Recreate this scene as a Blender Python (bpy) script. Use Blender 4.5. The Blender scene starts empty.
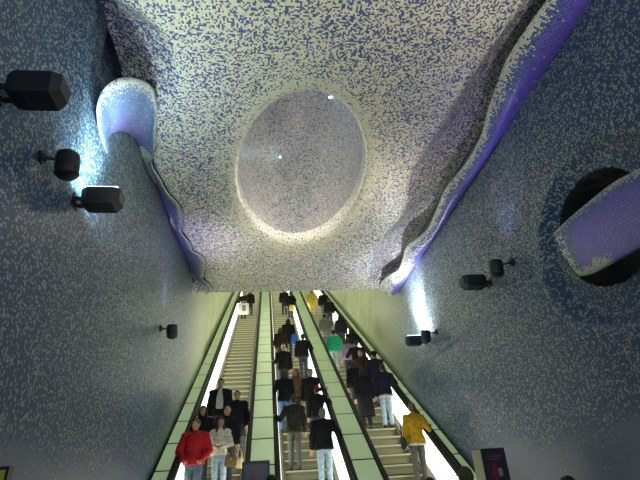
import bpy, bmesh, math, random
import numpy as np
from mathutils import Vector, Matrix
random.seed(4)
PI = math.pi
T30 = math.tan(PI/6)
scn = bpy.context.scene
COL = scn.collection

# ------------------------------------------------------------------ materials
def nt(m):
    m.use_nodes = True
    return m.node_tree.nodes, m.node_tree.links, m.node_tree.nodes['Principled BSDF']

def setp(b, **k):
    names = {'base': 'Base Color', 'rough': 'Roughness', 'metal': 'Metallic', 'spec': 'Specular IOR Level',
             'emit': 'Emission Color', 'estr': 'Emission Strength', 'trans': 'Transmission Weight', 'coat': 'Coat Weight',
             'sheen': 'Sheen Weight'}
    for a, v in k.items():
        if isinstance(v, tuple) and len(v) == 3: v = (*v, 1)
        b.inputs[names[a]].default_value = v

MATS = {}
def plain(name, base, rough=.5, metal=0., noise=0., scale=40., **k):
    """principled surface with slight procedural variation of tone"""
    if name in MATS: return MATS[name]
    m = bpy.data.materials.new(name); n, l, b = nt(m)
    setp(b, base=base, rough=rough, metal=metal, **k)
    if noise > 0:
        tc = n.new('ShaderNodeTexCoord'); t = n.new('ShaderNodeTexNoise'); t.inputs['Scale'].default_value = scale
        t.inputs['Detail'].default_value = 3
        r = n.new('ShaderNodeValToRGB')
        r.color_ramp.elements[0].position = .3; r.color_ramp.elements[1].position = .7
        r.color_ramp.elements[0].color = (*[c*(1-noise) for c in base], 1)
        r.color_ramp.elements[1].color = (*[min(1, c*(1+noise)) for c in base], 1)
        l.new(tc.outputs['Object'], t.inputs['Vector']); l.new(t.outputs['Fac'], r.inputs['Fac'])
        l.new(r.outputs['Color'], b.inputs['Base Color'])
    MATS[name] = m
    return m

def ramp(n, cols):
    r = n.new('ShaderNodeValToRGB'); r.color_ramp.interpolation = 'CONSTANT'
    e = r.color_ramp.elements
    while len(e) < len(cols): e.new(.5)
    for i, c in enumerate(cols):
        e[i].position = i/len(cols); e[i].color = (*c, 1)
    return r

def mosaic(name, light, dark, size, rough=.3, grout=.0, coords='uv', dens=None, violet=None, spec=.5, plaster=None):
    """square glass tesserae: every cell is at random a light or a dark tile; attribute 'dens' = share of light tiles"""
    m = bpy.data.materials.new(name); n, l, b = nt(m)
    setp(b, rough=rough, spec=spec)
    if coords == 'uv':
        src = n.new('ShaderNodeUVMap'); so = src.outputs['UV']
    else:
        src = n.new('ShaderNodeTexCoord'); so = src.outputs['Object']
    sc = n.new('ShaderNodeVectorMath'); sc.operation = 'SCALE'; sc.inputs['Scale'].default_value = 1/size
    l.new(so, sc.inputs[0])
    fl = n.new('ShaderNodeVectorMath'); fl.operation = 'FLOOR'; l.new(sc.outputs[0], fl.inputs[0])
    ad = n.new('ShaderNodeVectorMath'); ad.operation = 'ADD'; ad.inputs[1].default_value = (.5, .5, .5); l.new(fl.outputs[0], ad.inputs[0])
    wn = n.new('ShaderNodeTexWhiteNoise'); wn.noise_dimensions = '3D'; l.new(ad.outputs[0], wn.inputs['Vector'])
    lt = n.new('ShaderNodeMath'); lt.operation = 'LESS_THAN'; l.new(wn.outputs['Value'], lt.inputs[0])
    if dens is None:
        at = n.new('ShaderNodeAttribute'); at.attribute_name = 'dens'; l.new(at.outputs['Fac'], lt.inputs[1])
    else: lt.inputs[1].default_value = dens
    sp = n.new('ShaderNodeSeparateColor'); l.new(wn.outputs['Color'], sp.inputs[0])
    rl = ramp(n, light); l.new(sp.outputs[0], rl.inputs['Fac'])
    rd = ramp(n, dark); l.new(sp.outputs[1], rd.inputs['Fac'])
    dk = rd.outputs['Color']
    if violet:
        rv = ramp(n, violet); l.new(sp.outputs[1], rv.inputs['Fac'])
        va = n.new('ShaderNodeAttribute'); va.attribute_name = 'vio'
        # each tile picks blue or violet at random by the share 'vio'
        cmpn = n.new('ShaderNodeMath'); cmpn.operation = 'LESS_THAN'; l.new(sp.outputs[2], cmpn.inputs[0]); l.new(va.outputs['Fac'], cmpn.inputs[1])
        mv = n.new('ShaderNodeMixRGB'); l.new(cmpn.outputs[0], mv.inputs[0]); l.new(dk, mv.inputs[1]); l.new(rv.outputs['Color'], mv.inputs[2])
        dk = mv.outputs[0]
    mx = n.new('ShaderNodeMixRGB'); l.new(lt.outputs[0], mx.inputs[0]); l.new(dk, mx.inputs[1]); l.new(rl.outputs['Color'], mx.inputs[2])
    out = mx.outputs[0]
    if plaster:
        pa = n.new('ShaderNodeAttribute'); pa.attribute_name = 'pln'
        pm = n.new('ShaderNodeMixRGB'); pm.inputs[2].default_value = (*plaster, 1); l.new(pa.outputs['Fac'], pm.inputs[0]); l.new(out, pm.inputs[1]); out = pm.outputs[0]
    if grout > 0:
        fr = n.new('ShaderNodeVectorMath'); fr.operation = 'FRACTION'; l.new(sc.outputs[0], fr.inputs[0])
        sx = n.new('ShaderNodeSeparateXYZ'); l.new(fr.outputs[0], sx.inputs[0])
        g = None
        for ax in ('X', 'Y'):
            c = n.new('ShaderNodeMath'); c.operation = 'LESS_THAN'; c.inputs[1].default_value = grout; l.new(sx.outputs[ax], c.inputs[0])
            if g is None: g = c
            else:
                mxm = n.new('ShaderNodeMath'); mxm.operation = 'MAXIMUM'; l.new(g.outputs[0], mxm.inputs[0]); l.new(c.outputs[0], mxm.inputs[1]); g = mxm
        gm = n.new('ShaderNodeMixRGB'); gm.inputs[2].default_value = (.03, .03, .05, 1); l.new(g.outputs[0], gm.inputs[0]); l.new(out, gm.inputs[1])
        out = gm.outputs[0]
    l.new(out, b.inputs['Base Color'])
    return m

CREAM = [(.80, .77, .56), (.86, .84, .68), (.70, .68, .52), (.82, .78, .60)]
BLUES = [(.13, .13, .31), (.09, .10, .25), (.19, .15, .42), (.08, .11, .20)]
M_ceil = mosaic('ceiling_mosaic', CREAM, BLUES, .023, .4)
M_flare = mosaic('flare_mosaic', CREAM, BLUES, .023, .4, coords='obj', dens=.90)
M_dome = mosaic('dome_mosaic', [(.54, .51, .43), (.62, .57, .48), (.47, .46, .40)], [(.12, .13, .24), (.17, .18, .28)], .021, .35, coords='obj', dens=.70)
M_wall = mosaic('wall_mosaic', [(.28, .35, .29), (.36, .40, .29), (.22, .29, .27), (.16, .24, .28)], [(.030, .066, .145), (.040, .085, .19), (.055, .080, .20), (.026, .065, .135)], .021, .38, spec=.35, violet=[(.09, .13, .22), (.08, .12, .20), (.11, .14, .22)], plaster=(.46, .50, .33))
M_trim = mosaic('cornice_mosaic', [(.78, .76, .58), (.86, .86, .76), (.66, .68, .56)], [(.10, .17, .42), (.07, .13, .34), (.14, .24, .46)], .030, .35, grout=.16,
                violet=[(.22, .15, .80), (.26, .18, .86), (.18, .13, .70)])
M_trim_l = mosaic('cornice_mosaic_pale', [(.78, .80, .62), (.84, .88, .80), (.68, .76, .64)], [(.20, .29, .52), (.16, .24, .48), (.24, .34, .54)], .026, .35, grout=.14,
                  violet=[(.36, .30, .76), (.40, .34, .80), (.30, .24, .70)])
M_hole_shade = plain('hole_shade', (.012, .014, .018), .7)
M_tunnel = plain('tunnel_plaster', (.52, .56, .36), .55, noise=.12, scale=1.6)
M_floor = plain('floor_stone', (.16, .16, .17), .3, noise=.25, scale=3)
M_black = plain('black_rubber', (.010, .010, .011), .6, spec=.25)
M_frame = plain('dark_metal', (.03, .032, .03), .35, .6)
M_steel = plain('brushed_steel', (.34, .34, .27), .38, .75, noise=.15, scale=14)
M_skirt = plain('skirt_brass', (.10, .095, .06), .55, .2, noise=.15, scale=10)
M_lamp = plain('lamp_housing', (.010, .014, .020), .45, noise=.2, scale=20)
M_lens = plain('lamp_glass', (.5, .55, .6), .1)
M_joint = plain('joint_black', (.010, .012, .010), .8, spec=.1)
M_clad = plain('truss_cladding', (.06, .065, .07), .5, noise=.2)

def step_mat():
    m = bpy.data.materials.new('grooved_step_metal'); n, l, b = nt(m)
    setp(b, rough=.42, metal=.35)
    tc = n.new('ShaderNodeTexCoord'); w = n.new('ShaderNodeTexWave'); w.wave_type = 'BANDS'; w.bands_direction = 'X'
    w.inputs['Scale'].default_value = 28; w.inputs['Distortion'].default_value = 0
    l.new(tc.outputs['Object'], w.inputs['Vector'])
    r = n.new('ShaderNodeValToRGB'); r.color_ramp.elements[0].color = (.12, .13, .08, 1); r.color_ramp.elements[1].color = (.30, .30, .19, 1)
    l.new(w.outputs['Fac'], r.inputs['Fac']); l.new(r.outputs['Color'], b.inputs['Base Color'])
    return m
M_step = step_mat()
M_edge = plain('step_edge_metal', (.42, .42, .28), .4, .3)

def glow(name, col, strength, base=(.8, .8, .8), noise=.0, scale=2.):
    m = bpy.data.materials.new(name); n, l, b = nt(m)
    setp(b, base=base, rough=.25, emit=col, estr=strength)
    if noise:
        tc = n.new('ShaderNodeTexCoord'); t = n.new('ShaderNodeTexNoise'); t.inputs['Scale'].default_value = scale
        mp = n.new('ShaderNodeMapRange'); mp.inputs[3].default_value = strength*(1-noise); mp.inputs[4].default_value = strength*(1+noise)
        l.new(tc.outputs['Object'], t.inputs['Vector']); l.new(t.outputs['Fac'], mp.inputs[0]); l.new(mp.outputs[0], b.inputs['Emission Strength'])
    return m
M_panel = glow('backlit_panel', (1.0, .98, .80), 2.6)
M_glass = glow('backlit_green_glass', (.46, .62, .32), .34, (.30, .38, .24), .25, .9)
M_tube = glow('tunnel_lamp', (.92, 1., .62), 5.)
M_led = glow('small_led', (.35, .75, 1.), 25.)
M_lit = glow('flood_glass', (.8, .95, 1.), 3.)

# ------------------------------------------------------------------ mesh helpers
def mesh_obj(name, V, F, mat, parent=None, smooth=False, uv=None, attrs=None):
    me = bpy.data.meshes.new(name)
    me.from_pydata([tuple(v) for v in V], [], [tuple(f) for f in F])
    if mat: me.materials.append(mat)
    if uv is not None:
        ul = me.uv_layers.new(name='UVMap')
        li = np.zeros(len(me.loops), dtype=np.int32); me.loops.foreach_get('vertex_index', li)
        ul.data.foreach_set('uv', np.asarray(uv, dtype=np.float32)[li].ravel())
    if attrs:
        for k, a in attrs.items():
            at = me.attributes.new(k, 'FLOAT', 'POINT'); at.data.foreach_set('value', np.asarray(a, dtype=np.float32).ravel())
    if smooth: me.polygons.foreach_set('use_smooth', [True]*len(me.polygons))
    me.update()
    o = bpy.data.objects.new(name, me); COL.objects.link(o)
    if parent: o.parent = parent
    return o

def grid_faces(nu, nv, wrap=False, flip=False):
    F = []
    for i in range(nu-1):
        for j in range(nv if wrap else nv-1):
            k = (j+1) % nv
            f = (i*nv+j, (i+1)*nv+j, (i+1)*nv+k, i*nv+k)
            F.append(f[::-1] if flip else f)
    return F

class MB:
    """collects solid shapes that become ONE mesh"""
    def __init__(s): s.V = []; s.F = []
    def add(s, V, F):
        b = len(s.V); s.V += [tuple(v) for v in V]; s.F += [tuple(i+b for i in f) for f in F]; return s
    def box(s, c, d, M=None, taper=1.):
        V = []
        for z in (-1, 1):
            k = taper if z > 0 else 1.
            for x, y in ((-1, -1), (1, -1), (1, 1), (-1, 1)):
                V.append(Vector((x*d[0]/2*k, y*d[1]/2*k, z*d[2]/2)))
        if M is not None: V = [M @ v for v in V]
        V = [v+Vector(c) for v in V]
        return s.add(V, [(3, 2, 1, 0), (4, 5, 6, 7), (0, 1, 5, 4), (1, 2, 6, 5), (2, 3, 7, 6), (3, 0, 4, 7)])
    def tube(s, p0, p1, r0, r1=None, n=12, cap='flat', ex=1.):
        """tapered rod; cap='round' gives hemispherical ends"""
        if r1 is None: r1 = r0
        p0, p1 = Vector(p0), Vector(p1); a = (p1-p0)
        L = a.length
        if L < 1e-6: a = Vector((0, 0, 1)); 
        else: a = a/L
        t = Vector((0, 0, 1)) if abs(a.z) < .9 else Vector((0, 1, 0))
        e1 = a.cross(t).normalized(); e2 = a.cross(e1)
        rings = []
        if cap == 'round':
            for q in (80, 50, 22): rings.append((p0-a*r0*math.sin(math.radians(q)), r0*math.cos(math.radians(q))))
        rings.append((p0, r0)); rings.append((p1, r1))
        if cap == 'round':
            for q in (22, 50, 80): rings.append((p1+a*r1*math.sin(math.radians(q)), r1*math.cos(math.radians(q))))
        V = []
        for c, r in rings:
            for i in range(n):
                w = 2*PI*i/n; V.append(c+(e1*math.cos(w)+e2*math.sin(w)*ex)*r)
        F = grid_faces(len(rings), n, True)
        F.append(tuple(range(n))); F.append(tuple(range(len(V)-1, len(V)-1-n, -1)))
        return s.add(V, F)
    def path(s, P, r, n=8, cap='round'):
        for a, b in zip(P[:-1], P[1:]): s.tube(a, b, r, r, n, cap)
        return s
    def ell(s, c, r, M=None, nu=10, nv=16):
        V = []
        for i in range(nu+1):
            t = PI*(i+.0)/nu; t = min(max(t, .06), PI-.06)
            for j in range(nv):
                w = 2*PI*j/nv
                v = Vector((r[0]*math.sin(t)*math.cos(w), r[1]*math.sin(t)*math.sin(w), r[2]*math.cos(t)))
                V.append((M @ v if M is not None else v)+Vector(c))
        F = grid_faces(nu+1, nv, True)
        F.append(tuple(range(nv))[::-1]); F.append(tuple(range(nu*nv, nu*nv+nv)))
        return s.add(V, F)
    def loft(s, rings, n=20, p=2.3):
        """closed body from horizontal rings (x, y, z, rx, ry)"""
        V = []
        for x, y, z, rx, ry in rings:
            for i in range(n):
                w = 2*PI*i/n; c, q = math.cos(w), math.sin(w)
                V.append((x+rx*math.copysign(abs(c)**(2/p), c), y+ry*math.copysign(abs(q)**(2/p), q), z))
        F = grid_faces(len(rings), n, True)
        F.append(tuple(range(n))); F.append(tuple(range(len(V)-1, len(V)-1-n, -1)))
        return s.add(V, F)
    def build(s, name, mat, parent=None, smooth=False, bevel=0.):
        o = mesh_obj(name, s.V, s.F, mat, parent, smooth)
        bm = bmesh.new(); bm.from_mesh(o.data)
        bmesh.ops.recalc_face_normals(bm, faces=bm.faces)
        if bevel: bmesh.ops.bevel(bm, geom=bm.edges[:], offset=bevel, segments=2, affect='EDGES')
        bm.to_mesh(o.data); bm.free()
        return o

def tag(o, label, cat, group=None):
    o['label'] = label; o['category'] = cat
    if group: o['group'] = group
    return o
def struct(o): o['kind'] = 'structure'; return o
def empty(name, loc=(0, 0, 0), rz=0):
    o = bpy.data.objects.new(name, None); COL.objects.link(o); o.location = loc; o.rotation_euler = (0, 0, rz); o.empty_display_size = .2
    return o
def ss(x, a, b):
    t = np.clip((x-a)/(b-a), 0, 1); return t*t*(3-2*t)

# ------------------------------------------------------------------ camera
cam_d = bpy.data.cameras.new('camera'); cam = bpy.data.objects.new('camera', cam_d); COL.objects.link(cam)
cam_d.sensor_fit = 'HORIZONTAL'; cam_d.sensor_width = 36; cam_d.lens = 467.44/640*36; cam_d.clip_end = 200; cam_d.clip_start = .05
pt, yw, rl = math.radians(27.269), math.radians(7.272), math.radians(-3.63)
fw = Vector((math.sin(yw)*math.cos(pt), math.cos(yw)*math.cos(pt), math.sin(pt)))
rt = Vector((math.cos(yw), -math.sin(yw), 0)); up = rt.cross(fw)
r2 = rt*math.cos(rl)+up*math.sin(rl); u2 = -rt*math.sin(rl)+up*math.cos(rl)
MM = Matrix((r2, u2, -fw)).transposed().to_4x4(); MM.translation = (0, 0, 1.6)
cam.matrix_world = MM
scn.camera = cam

# ------------------------------------------------------------------ the hall
XL, XR, H, YE, YB = -2.2, 3.95, 6.74, 13.22, -7.0
CX, CY, RX, RY = .660, 7.70, 1.20, 2.47

LIPX = [-1.65, -1.74, -1.88, -2.02, -1.97, -1.92, -1.78, -1.82, -1.92, -1.80, -1.80, -1.60, -1.62, -1.77, -1.63, -1.66]
LIPY = [5.55, 5.9, 6.55, 6.98, 7.44, 7.9, 8.4, 9.02, 9.47, 10.12, 10.49, 10.85, 11.45, 12.2, 12.71, 13.1]
def rise(x, Y):
    """the ceiling folds upwards along both walls, behind the cornices, shaped to darken these bands"""
    bR = np.interp(Y, [-8, 2.5, 3.48, 4.79, 5.89, 7.0, 7.5, 8.2, 8.8, 9.6, 10.46, 11.5, 12.44, 13.3],
                   [3.2, 3.2, 3.18, 2.99, 2.9, 2.74, 2.76, 2.97, 3.0, 2.86, 2.72, 2.78, 2.92, 3.1])
    bL = np.interp(Y, [-8, 3, 3.75, 4.0, 4.25, 4.8, 5.26, 5.63, 6.2, 13.3],
                   [-1.95, -1.9, -1.75, -1.42, -1.24, -1.18, -1.29, -1.55, -1.85, -1.95])
    def sp(d, w): return w*np.log1p(np.exp(np.clip(d/w, -30, 30)))
    bL = np.where(Y > 5.75, np.interp(Y, LIPY, LIPX)+.04, bL)
    return .64*(1-np.exp(-1.9*sp(x-bR, .025)))*(1-ss(Y, 12.4, 13.15))+np.where(Y > 5.75, 1.6, .8)*sp(bL-x, .03)*(1-ss(Y, 12.6, 13.15))

# ceiling: a flat mosaic slab round the elliptic opening, flaring up into it
nt_, ns_ = 640, 64
th = np.linspace(0, 2*PI, nt_, endpoint=False)
ct, st_ = np.cos(th), np.sin(th)
ext = 1.15
V = []; U = []; D = []
for i in range(ns_+1):
    s = (i/ns_)**1.25
    ex, ey = CX+RX*ext*ct, CY+RY*ext*st_
    kx = np.where(ct > 0, (XR+.02-CX)/np.maximum(ct*RX, 1e-6), (XL-.02-CX)/np.minimum(ct*RX, -1e-6))
    ky = np.where(st_ > 0, (YE-CY)/np.maximum(st_*RY, 1e-6), (YB-CY)/np.minimum(st_*RY, -1e-6))
    k = np.minimum(kx, ky)
    bx, by = CX+RX*ct*k, CY+RY*st_*k
    x, y = ex+(bx-ex)*s, ey+(by-ey)*s
    z = H+rise(x, y)
    V += list(zip(x, y, z)); U += list(zip(x, y))
    rr = np.hypot((x-CX)/RX, (y-CY)/RY)
    dd = .60+.16*ss(-rr, -1.5, -1.15)+.05*np.sin(x*1.3+y*.7)
    dd = np.where(rise(x, y) > .06, .44, dd)  # fewer light tiles in the fold, its shade put into the colour
    D += list(dd)
ceil = struct(mesh_obj('ceiling', V, grid_faces(ns_+1, nt_, True, True), M_ceil, None, True, U, {'dens': D}))
# flare of the opening
V = []; U = []; D = []; acc = 0
prof = [(1.15, 0), (1.10, .008), (1.06, .03), (1.03, .07), (1.01, .13), (1.0, .20), (.998, .34)]
for i, (k, z) in enumerate(prof):
    if i: acc += math.hypot((prof[i-1][0]-k)*1.6, z-prof[i-1][1])
    V += list(zip(CX+RX*k*ct, CY+RY*k*st_, np.full(nt_, H+z)))
    U += list(zip(CX+(RX*k)*ct+np.sign(ct)*0, CY+RY*k*st_+z))
    D += [.86]*nt_
flare = struct(mesh_obj('skylight_flare', V, grid_faces(len(prof), nt_, True), M_flare, ceil, True))
# the dome above it
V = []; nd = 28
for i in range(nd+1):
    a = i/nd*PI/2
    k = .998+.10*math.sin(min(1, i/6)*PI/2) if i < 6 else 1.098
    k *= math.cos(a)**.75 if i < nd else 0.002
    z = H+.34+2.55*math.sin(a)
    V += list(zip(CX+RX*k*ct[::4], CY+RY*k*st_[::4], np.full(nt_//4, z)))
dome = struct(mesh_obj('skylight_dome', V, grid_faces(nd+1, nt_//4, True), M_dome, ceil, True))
# underside edge of the ceiling towards the escalator shaft
xs = np.linspace(XL, XR, 160)
V = []; U = []; D = []
for x in xs:
    z0 = H+float(rise(np.array(x), np.array(YE)))
    for z in (z0, 9.6):
        V.append((x, YE, z)); U.append((x, z)); D.append(.6)
struct(mesh_obj('ceiling_edge', V, grid_faces(len(xs), 2), M_ceil, ceil, False, U, {'dens': D}))

def dens_wall(Y, z, rng):
    d = .40*ss(z, 2.2, 6.4)+.14
    return d
def wall(name, X, disp, sgn):
    """sgn +1: room lies on the +x side (left wall)"""
    ys = np.unique(np.concatenate([np.linspace(YB, 2.4, 60), np.linspace(2.4, 7, 180), np.linspace(7, 16.5, 110)]))
    zs = np.unique(np.concatenate([np.linspace(0, 3, 40), np.linspace(3, 5.4, 96), np.linspace(5.4, 8.6, 64)]))
    YY, ZZ = np.meshgrid(ys, zs, indexing='ij')
    dx = disp(YY, ZZ)
    XX = X-sgn*dx
    edge = 2.06+.07*np.sin(YY*1.7)+.05*np.sin(YY*4.1+1)
    d = .22+.07*ss(ZZ, 4.0, 4.2)*ss(YY, 5.5, 6.5)+.12*ss(ZZ, 2.6, 6.2)*ss(YY, 2.5, 6)
    d = d*(.03+.97*ss(ZZ, edge-.12, edge+.16))
    vio = 1-ss(ZZ, edge-.25, edge+.1)
    V = np.stack([XX, YY, ZZ], -1).reshape(-1, 3); U = np.stack([YY, ZZ], -1).reshape(-1, 2)
    o = mesh_obj(name, V, grid_faces(len(ys), len(zs), False, sgn < 0), M_wall, None, True, U, {'dens': d.ravel(), 'vio': vio.ravel(), 'pln': (.92*ss(YY, 11.8, 15.8)).ravel()})  # far end fades to plain wall, the shaft's greenish light mixed into its colour
    if sgn < 0:                                  # shade inside the hole, painted near black on its faces
        o.data.materials.append(M_hole_shade)
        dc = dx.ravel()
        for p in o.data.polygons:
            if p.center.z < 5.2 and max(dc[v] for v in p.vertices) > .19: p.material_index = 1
    return struct(o)
def disp_left(Y, z):
    return .14*ss(Y, 4.6, 5.1)*ss(z, 6.6, 7.0)*(1-ss(Y, 5.6, 6.2))
def disp_right(Y, z):
    a = np.hypot((Y-4.55)/1.35, (z-4.05)/1.15)
    dish = .16*(1-ss(a, .80, 1.0))
    c, s = math.cos(.35), math.sin(.35)
    u, w = (Y-4.70)*c+(z-4.20)*s, -(Y-4.70)*s+(z-4.20)*c
    p = np.hypot(u/.84, w/.74)
    pocket = .60*(1-ss(p, .93, .985))
    fold = .05*ss(z, 4.02, 4.16)*ss(Y, 5.5, 6.2)
    return np.maximum(dish+fold, pocket)
wall_l = wall('wall_left', XL, disp_left, 1)
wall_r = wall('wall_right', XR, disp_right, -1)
b = MB().box((.875, YB-.05, 4), (6.2, .1, 9)); struct(b.build('wall_back', plain('back_wall', (.20, .22, .27), .6, noise=.2, scale=2)))
b = MB().box((.875, 1.0, -.05), (6.2, 16.2, .1)); struct(b.build('floor', M_floor))

# inclined shaft beyond the hall ceiling
YS = 38.
def zs_(Y): return 1.6+(Y-11.26)*T30         # line of the step noses
def zd_(Y): return 1.6+(Y-9.612)*T30         # top of the balustrade decks
def poly(name, pts, mat, th_=None):
    return struct(mesh_obj(name, pts, [tuple(range(len(pts)))], mat))
for nm, X in (('wall_shaft_left', XL), ('wall_shaft_right', XR)):
    b = MB(); w = .08; x0 = X-w-.06 if X < 0 else X+.06
    y0 = 13.3
    V = [(x, y, z) for x in (x0, x0+w) for y, z in ((y0, zs_(y0)-1.5), (y0, 9.6), (YS, zs_(YS)+5.4), (YS, zs_(YS)-1.5))]
    b.add(V, [(0, 1, 2, 3), (4, 5, 6, 7), (0, 1, 5, 4), (1, 2, 6, 5), (2, 3, 7, 6), (3, 0, 4, 7)])
    struct(b.build(nm, M_tunnel))
b = MB(); V = [(x, y, z+d) for d in (0, .1) for x, y, z in ((XL, YE-.02, 9.5), (XR, YE-.02, 9.5), (XR, YS, zs_(YS)+5.2), (XL, YS, zs_(YS)+5.2))]
b.add(V, [(0, 1, 2, 3), (4, 5, 6, 7), (0, 1, 5, 4), (1, 2, 6, 5), (2, 3, 7, 6), (3, 0, 4, 7)])
struct(b.build('ceiling_shaft', M_tunnel))
b = MB().box((.875, YS+.05, zs_(YS)+1.5), (6.3, .1, 8)); struct(b.build('wall_end', M_tunnel))

# ------------------------------------------------------------------ escalators
YLO, YHI = 8.49, 36.4
LO = 8.3
sl = Vector((0, math.cos(PI/6), .5)); nm_ = Vector((0, -.5, math.cos(PI/6)))
def incl(name, x0, x1, mat, parent, off0, off1, ya, yb):
    """sloping slab between two heights above the step line, square ends"""
    V = [(x, y, zs_(y)+o) for x in (x0, x1) for y, o in ((ya, off0), (yb, off0), (yb, off1), (ya, off1))]
    b = MB().add(V, [(0, 1, 2, 3), (7, 6, 5, 4), (0, 4, 5, 1), (1, 5, 6, 2), (2, 6, 7, 3), (3, 7, 4, 0)])
    return b.build(name, mat, parent)

sb = MB()
n_g = 9
# one step: tread with front nosing and curved riser
V = []; prof = [(0, 0), (.002, -.035), (.03, -.10), (.034, -.205), (.03, -.235), (.40, -.235), (.40, 0)]
for x in (-.5, .5): V += [(x, y, z) for y, z in prof]
k = len(prof)
sb.add(V, [tuple(range(k)), tuple(range(2*k-1, k-1, -1))]+[(i, k+i, k+(i+1) % k, (i+1) % k) for i in range(k)])
step0 = sb.build('step', M_step)
nose0 = MB().box((0, .012, .003), (.98, .03, .012)).build('step_edge', M_edge, step0)
bpy.data.objects.remove(nose0); nose_me = None
step_me = step0.data
bpy.data.objects.remove(step0)
step_me.materials.append(M_edge); step_me.materials.append(M_black)
step_me.polygons[2].material_index = 1; step_me.polygons[8].material_index = 1; step_me.polygons[5].material_index = 2
NST = int((YHI-YLO)/.4)

ESC = [('left', -1.115, -1.874, -.357, 'escalator beside the left mosaic wall, carrying riders down towards the viewer'),
       ('middle', .89, .127, 1.652, 'middle escalator, crowded with riders seen from behind'),
       ('right', 2.928, 2.117, 3.74, 'escalator beside the right mosaic wall, woman in yellow jacket near its foot')]
RAILS = {}
for key, xc, xa, xb, lab in ESC:
    e = tag(empty('escalator', (xc, YLO, 0)), lab, 'escalator', 'escalators')
    def put(o):
        o.parent = e; o.matrix_parent_inverse = e.matrix_basis.inverted(); return o
    bpy.context.view_layer.update()
    for i in range(NST):
        o = bpy.data.objects.new('step', step_me); COL.objects.link(o)
        y = YLO+.4*i
        o.location = (0, y-YLO, zs_(y)+.0); o.parent = e
    for side, x in ((-1, xa), (1, xb)):
        xr = x-side*.055                         # handrail runs beside the glass deck
        RAILS[(key, side)] = xr
        P = [(xr, LO-.05, .55), (xr, LO-.32, .62), (xr, LO-.42, .80), (xr, LO-.30, .98)]
        P += [(xr, y, zd_(y)+.03) for y in np.linspace(LO+.1, YHI, 24)]
        V = []
        for j, p in enumerate(P):
            a = Vector(P[max(j-1, 0)]); c = Vector(P[min(j+1, len(P)-1)]); d = (c-a).normalized()
            up_ = d.cross(Vector((-1, 0, 0))) if d.cross(Vector((-1, 0, 0))).z > -2 else d
            for q in range(10):
                w = 2*PI*q/10; V.append(Vector(p)+Vector((1, 0, 0))*.047*math.cos(w)+up_*.032*math.sin(w))
        F = grid_faces(len(P), 10, True)+[tuple(range(10)), tuple(range(len(V)-1, len(V)-11, -1))]
        put(MB().add(V, F).build('handrail', M_black, None, True))
        put(incl('rail_base', xr-.055, xr+.055, M_joint, None, .76, .955, LO, YHI))
        xp = x-side*.125
        put(incl('light_panel', min(xp, xp+side*.02), max(xp, xp+side*.02), M_panel, None, .03, .78, LO+.1, YHI))
        put(incl('inner_deck', min(xp+side*.01, xc+side*.545), max(xp+side*.01, xc+side*.545), M_skirt, None, -.06, .03, LO, YHI))
        put(incl('skirt_panel', xc+side*.515-.012, xc+side*.515+.012, M_skirt, None, -.3, -.0, LO, YHI))
    put(MB().box((xc, 7.85, .02), (1.1, 1.25, .04)).build('landing_plate', M_steel))
    put(MB().box((xc, YHI+.9, zs_(YHI)+.02), (1.1, 1.9, .04)).build('landing_plate', M_steel))
    put(incl('truss', xa, xb, M_clad, None, -.9, -.36, YLO, YHI))

DECK = [(-2.19, -1.874, 'narrow green glass deck between the left mosaic wall and the first escalator'),
        (-.357, .127, 'backlit green glass divider between the left and the middle escalator'),
        (1.652, 2.117, 'backlit green glass divider between the middle and the right escalator'),
        (3.74, 3.94, 'narrow green glass deck between the right escalator and the right mosaic wall')]
PL = 1.11*math.cos(PI/6)
for x0, x1, lab in DECK:
    d = tag(empty('glass_divider', ((x0+x1)/2, LO, 0)), lab, 'divider', 'backlit glass dividers'); bpy.context.view_layer.update()
    def put(o):
        o.parent = d; o.matrix_parent_inverse = d.matrix_basis.inverted(); return o
    lo_t = .04 if x0 < -2 else .0
    hi_t = .035 if x1 > 3.9 else .0
    put(incl('plinth', x0+.006, x1-.006, M_joint, None, -.9, .935, LO, YHI))
    nb = int((YHI-LO)/PL)
    me = None
    off = .33
    for i in range(nb):
        ya = LO+PL*i+.034; yb = LO+PL*(i+1)-.034
        put(incl('glass_panel', x0+lo_t+.004, x1-hi_t-.004, M_glass, None, .935, .952, ya, yb))
    put(MB().box(((x0+x1)/2, LO-.1, .45), (x1-x0, .22, .9)).build('end_cap', M_frame))

# ------------------------------------------------------------------ wave-shaped cornices
def ribbon(name, rows, mat, dens, vio, vlen):
    """rows: list of cross sections (each a list of points) along the cornice"""
    nu, nv = len(rows), len(rows[0])
    R = np.array(rows)
    du = np.concatenate([[0], np.cumsum(np.linalg.norm(np.diff(R[:, nv//2], axis=0), axis=1))])
    V = R.reshape(-1, 3); U = []
    for i in range(nu):
        dv = np.concatenate([[0], np.cumsum(np.linalg.norm(np.diff(R[i], axis=0), axis=1))])
        U += [(du[i], dv[j]) for j in range(nv)]
    D = np.tile(dens, (nu, 1)) if np.ndim(dens) == 1 else dens
    W = np.tile(vio, (nu, 1)) if np.ndim(vio) == 1 else vio
    F = grid_faces(nu, nv)
    return mesh_obj(name, V, F, mat, None, True, U, {'dens': D.ravel(), 'vio': W.ravel()})

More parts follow.
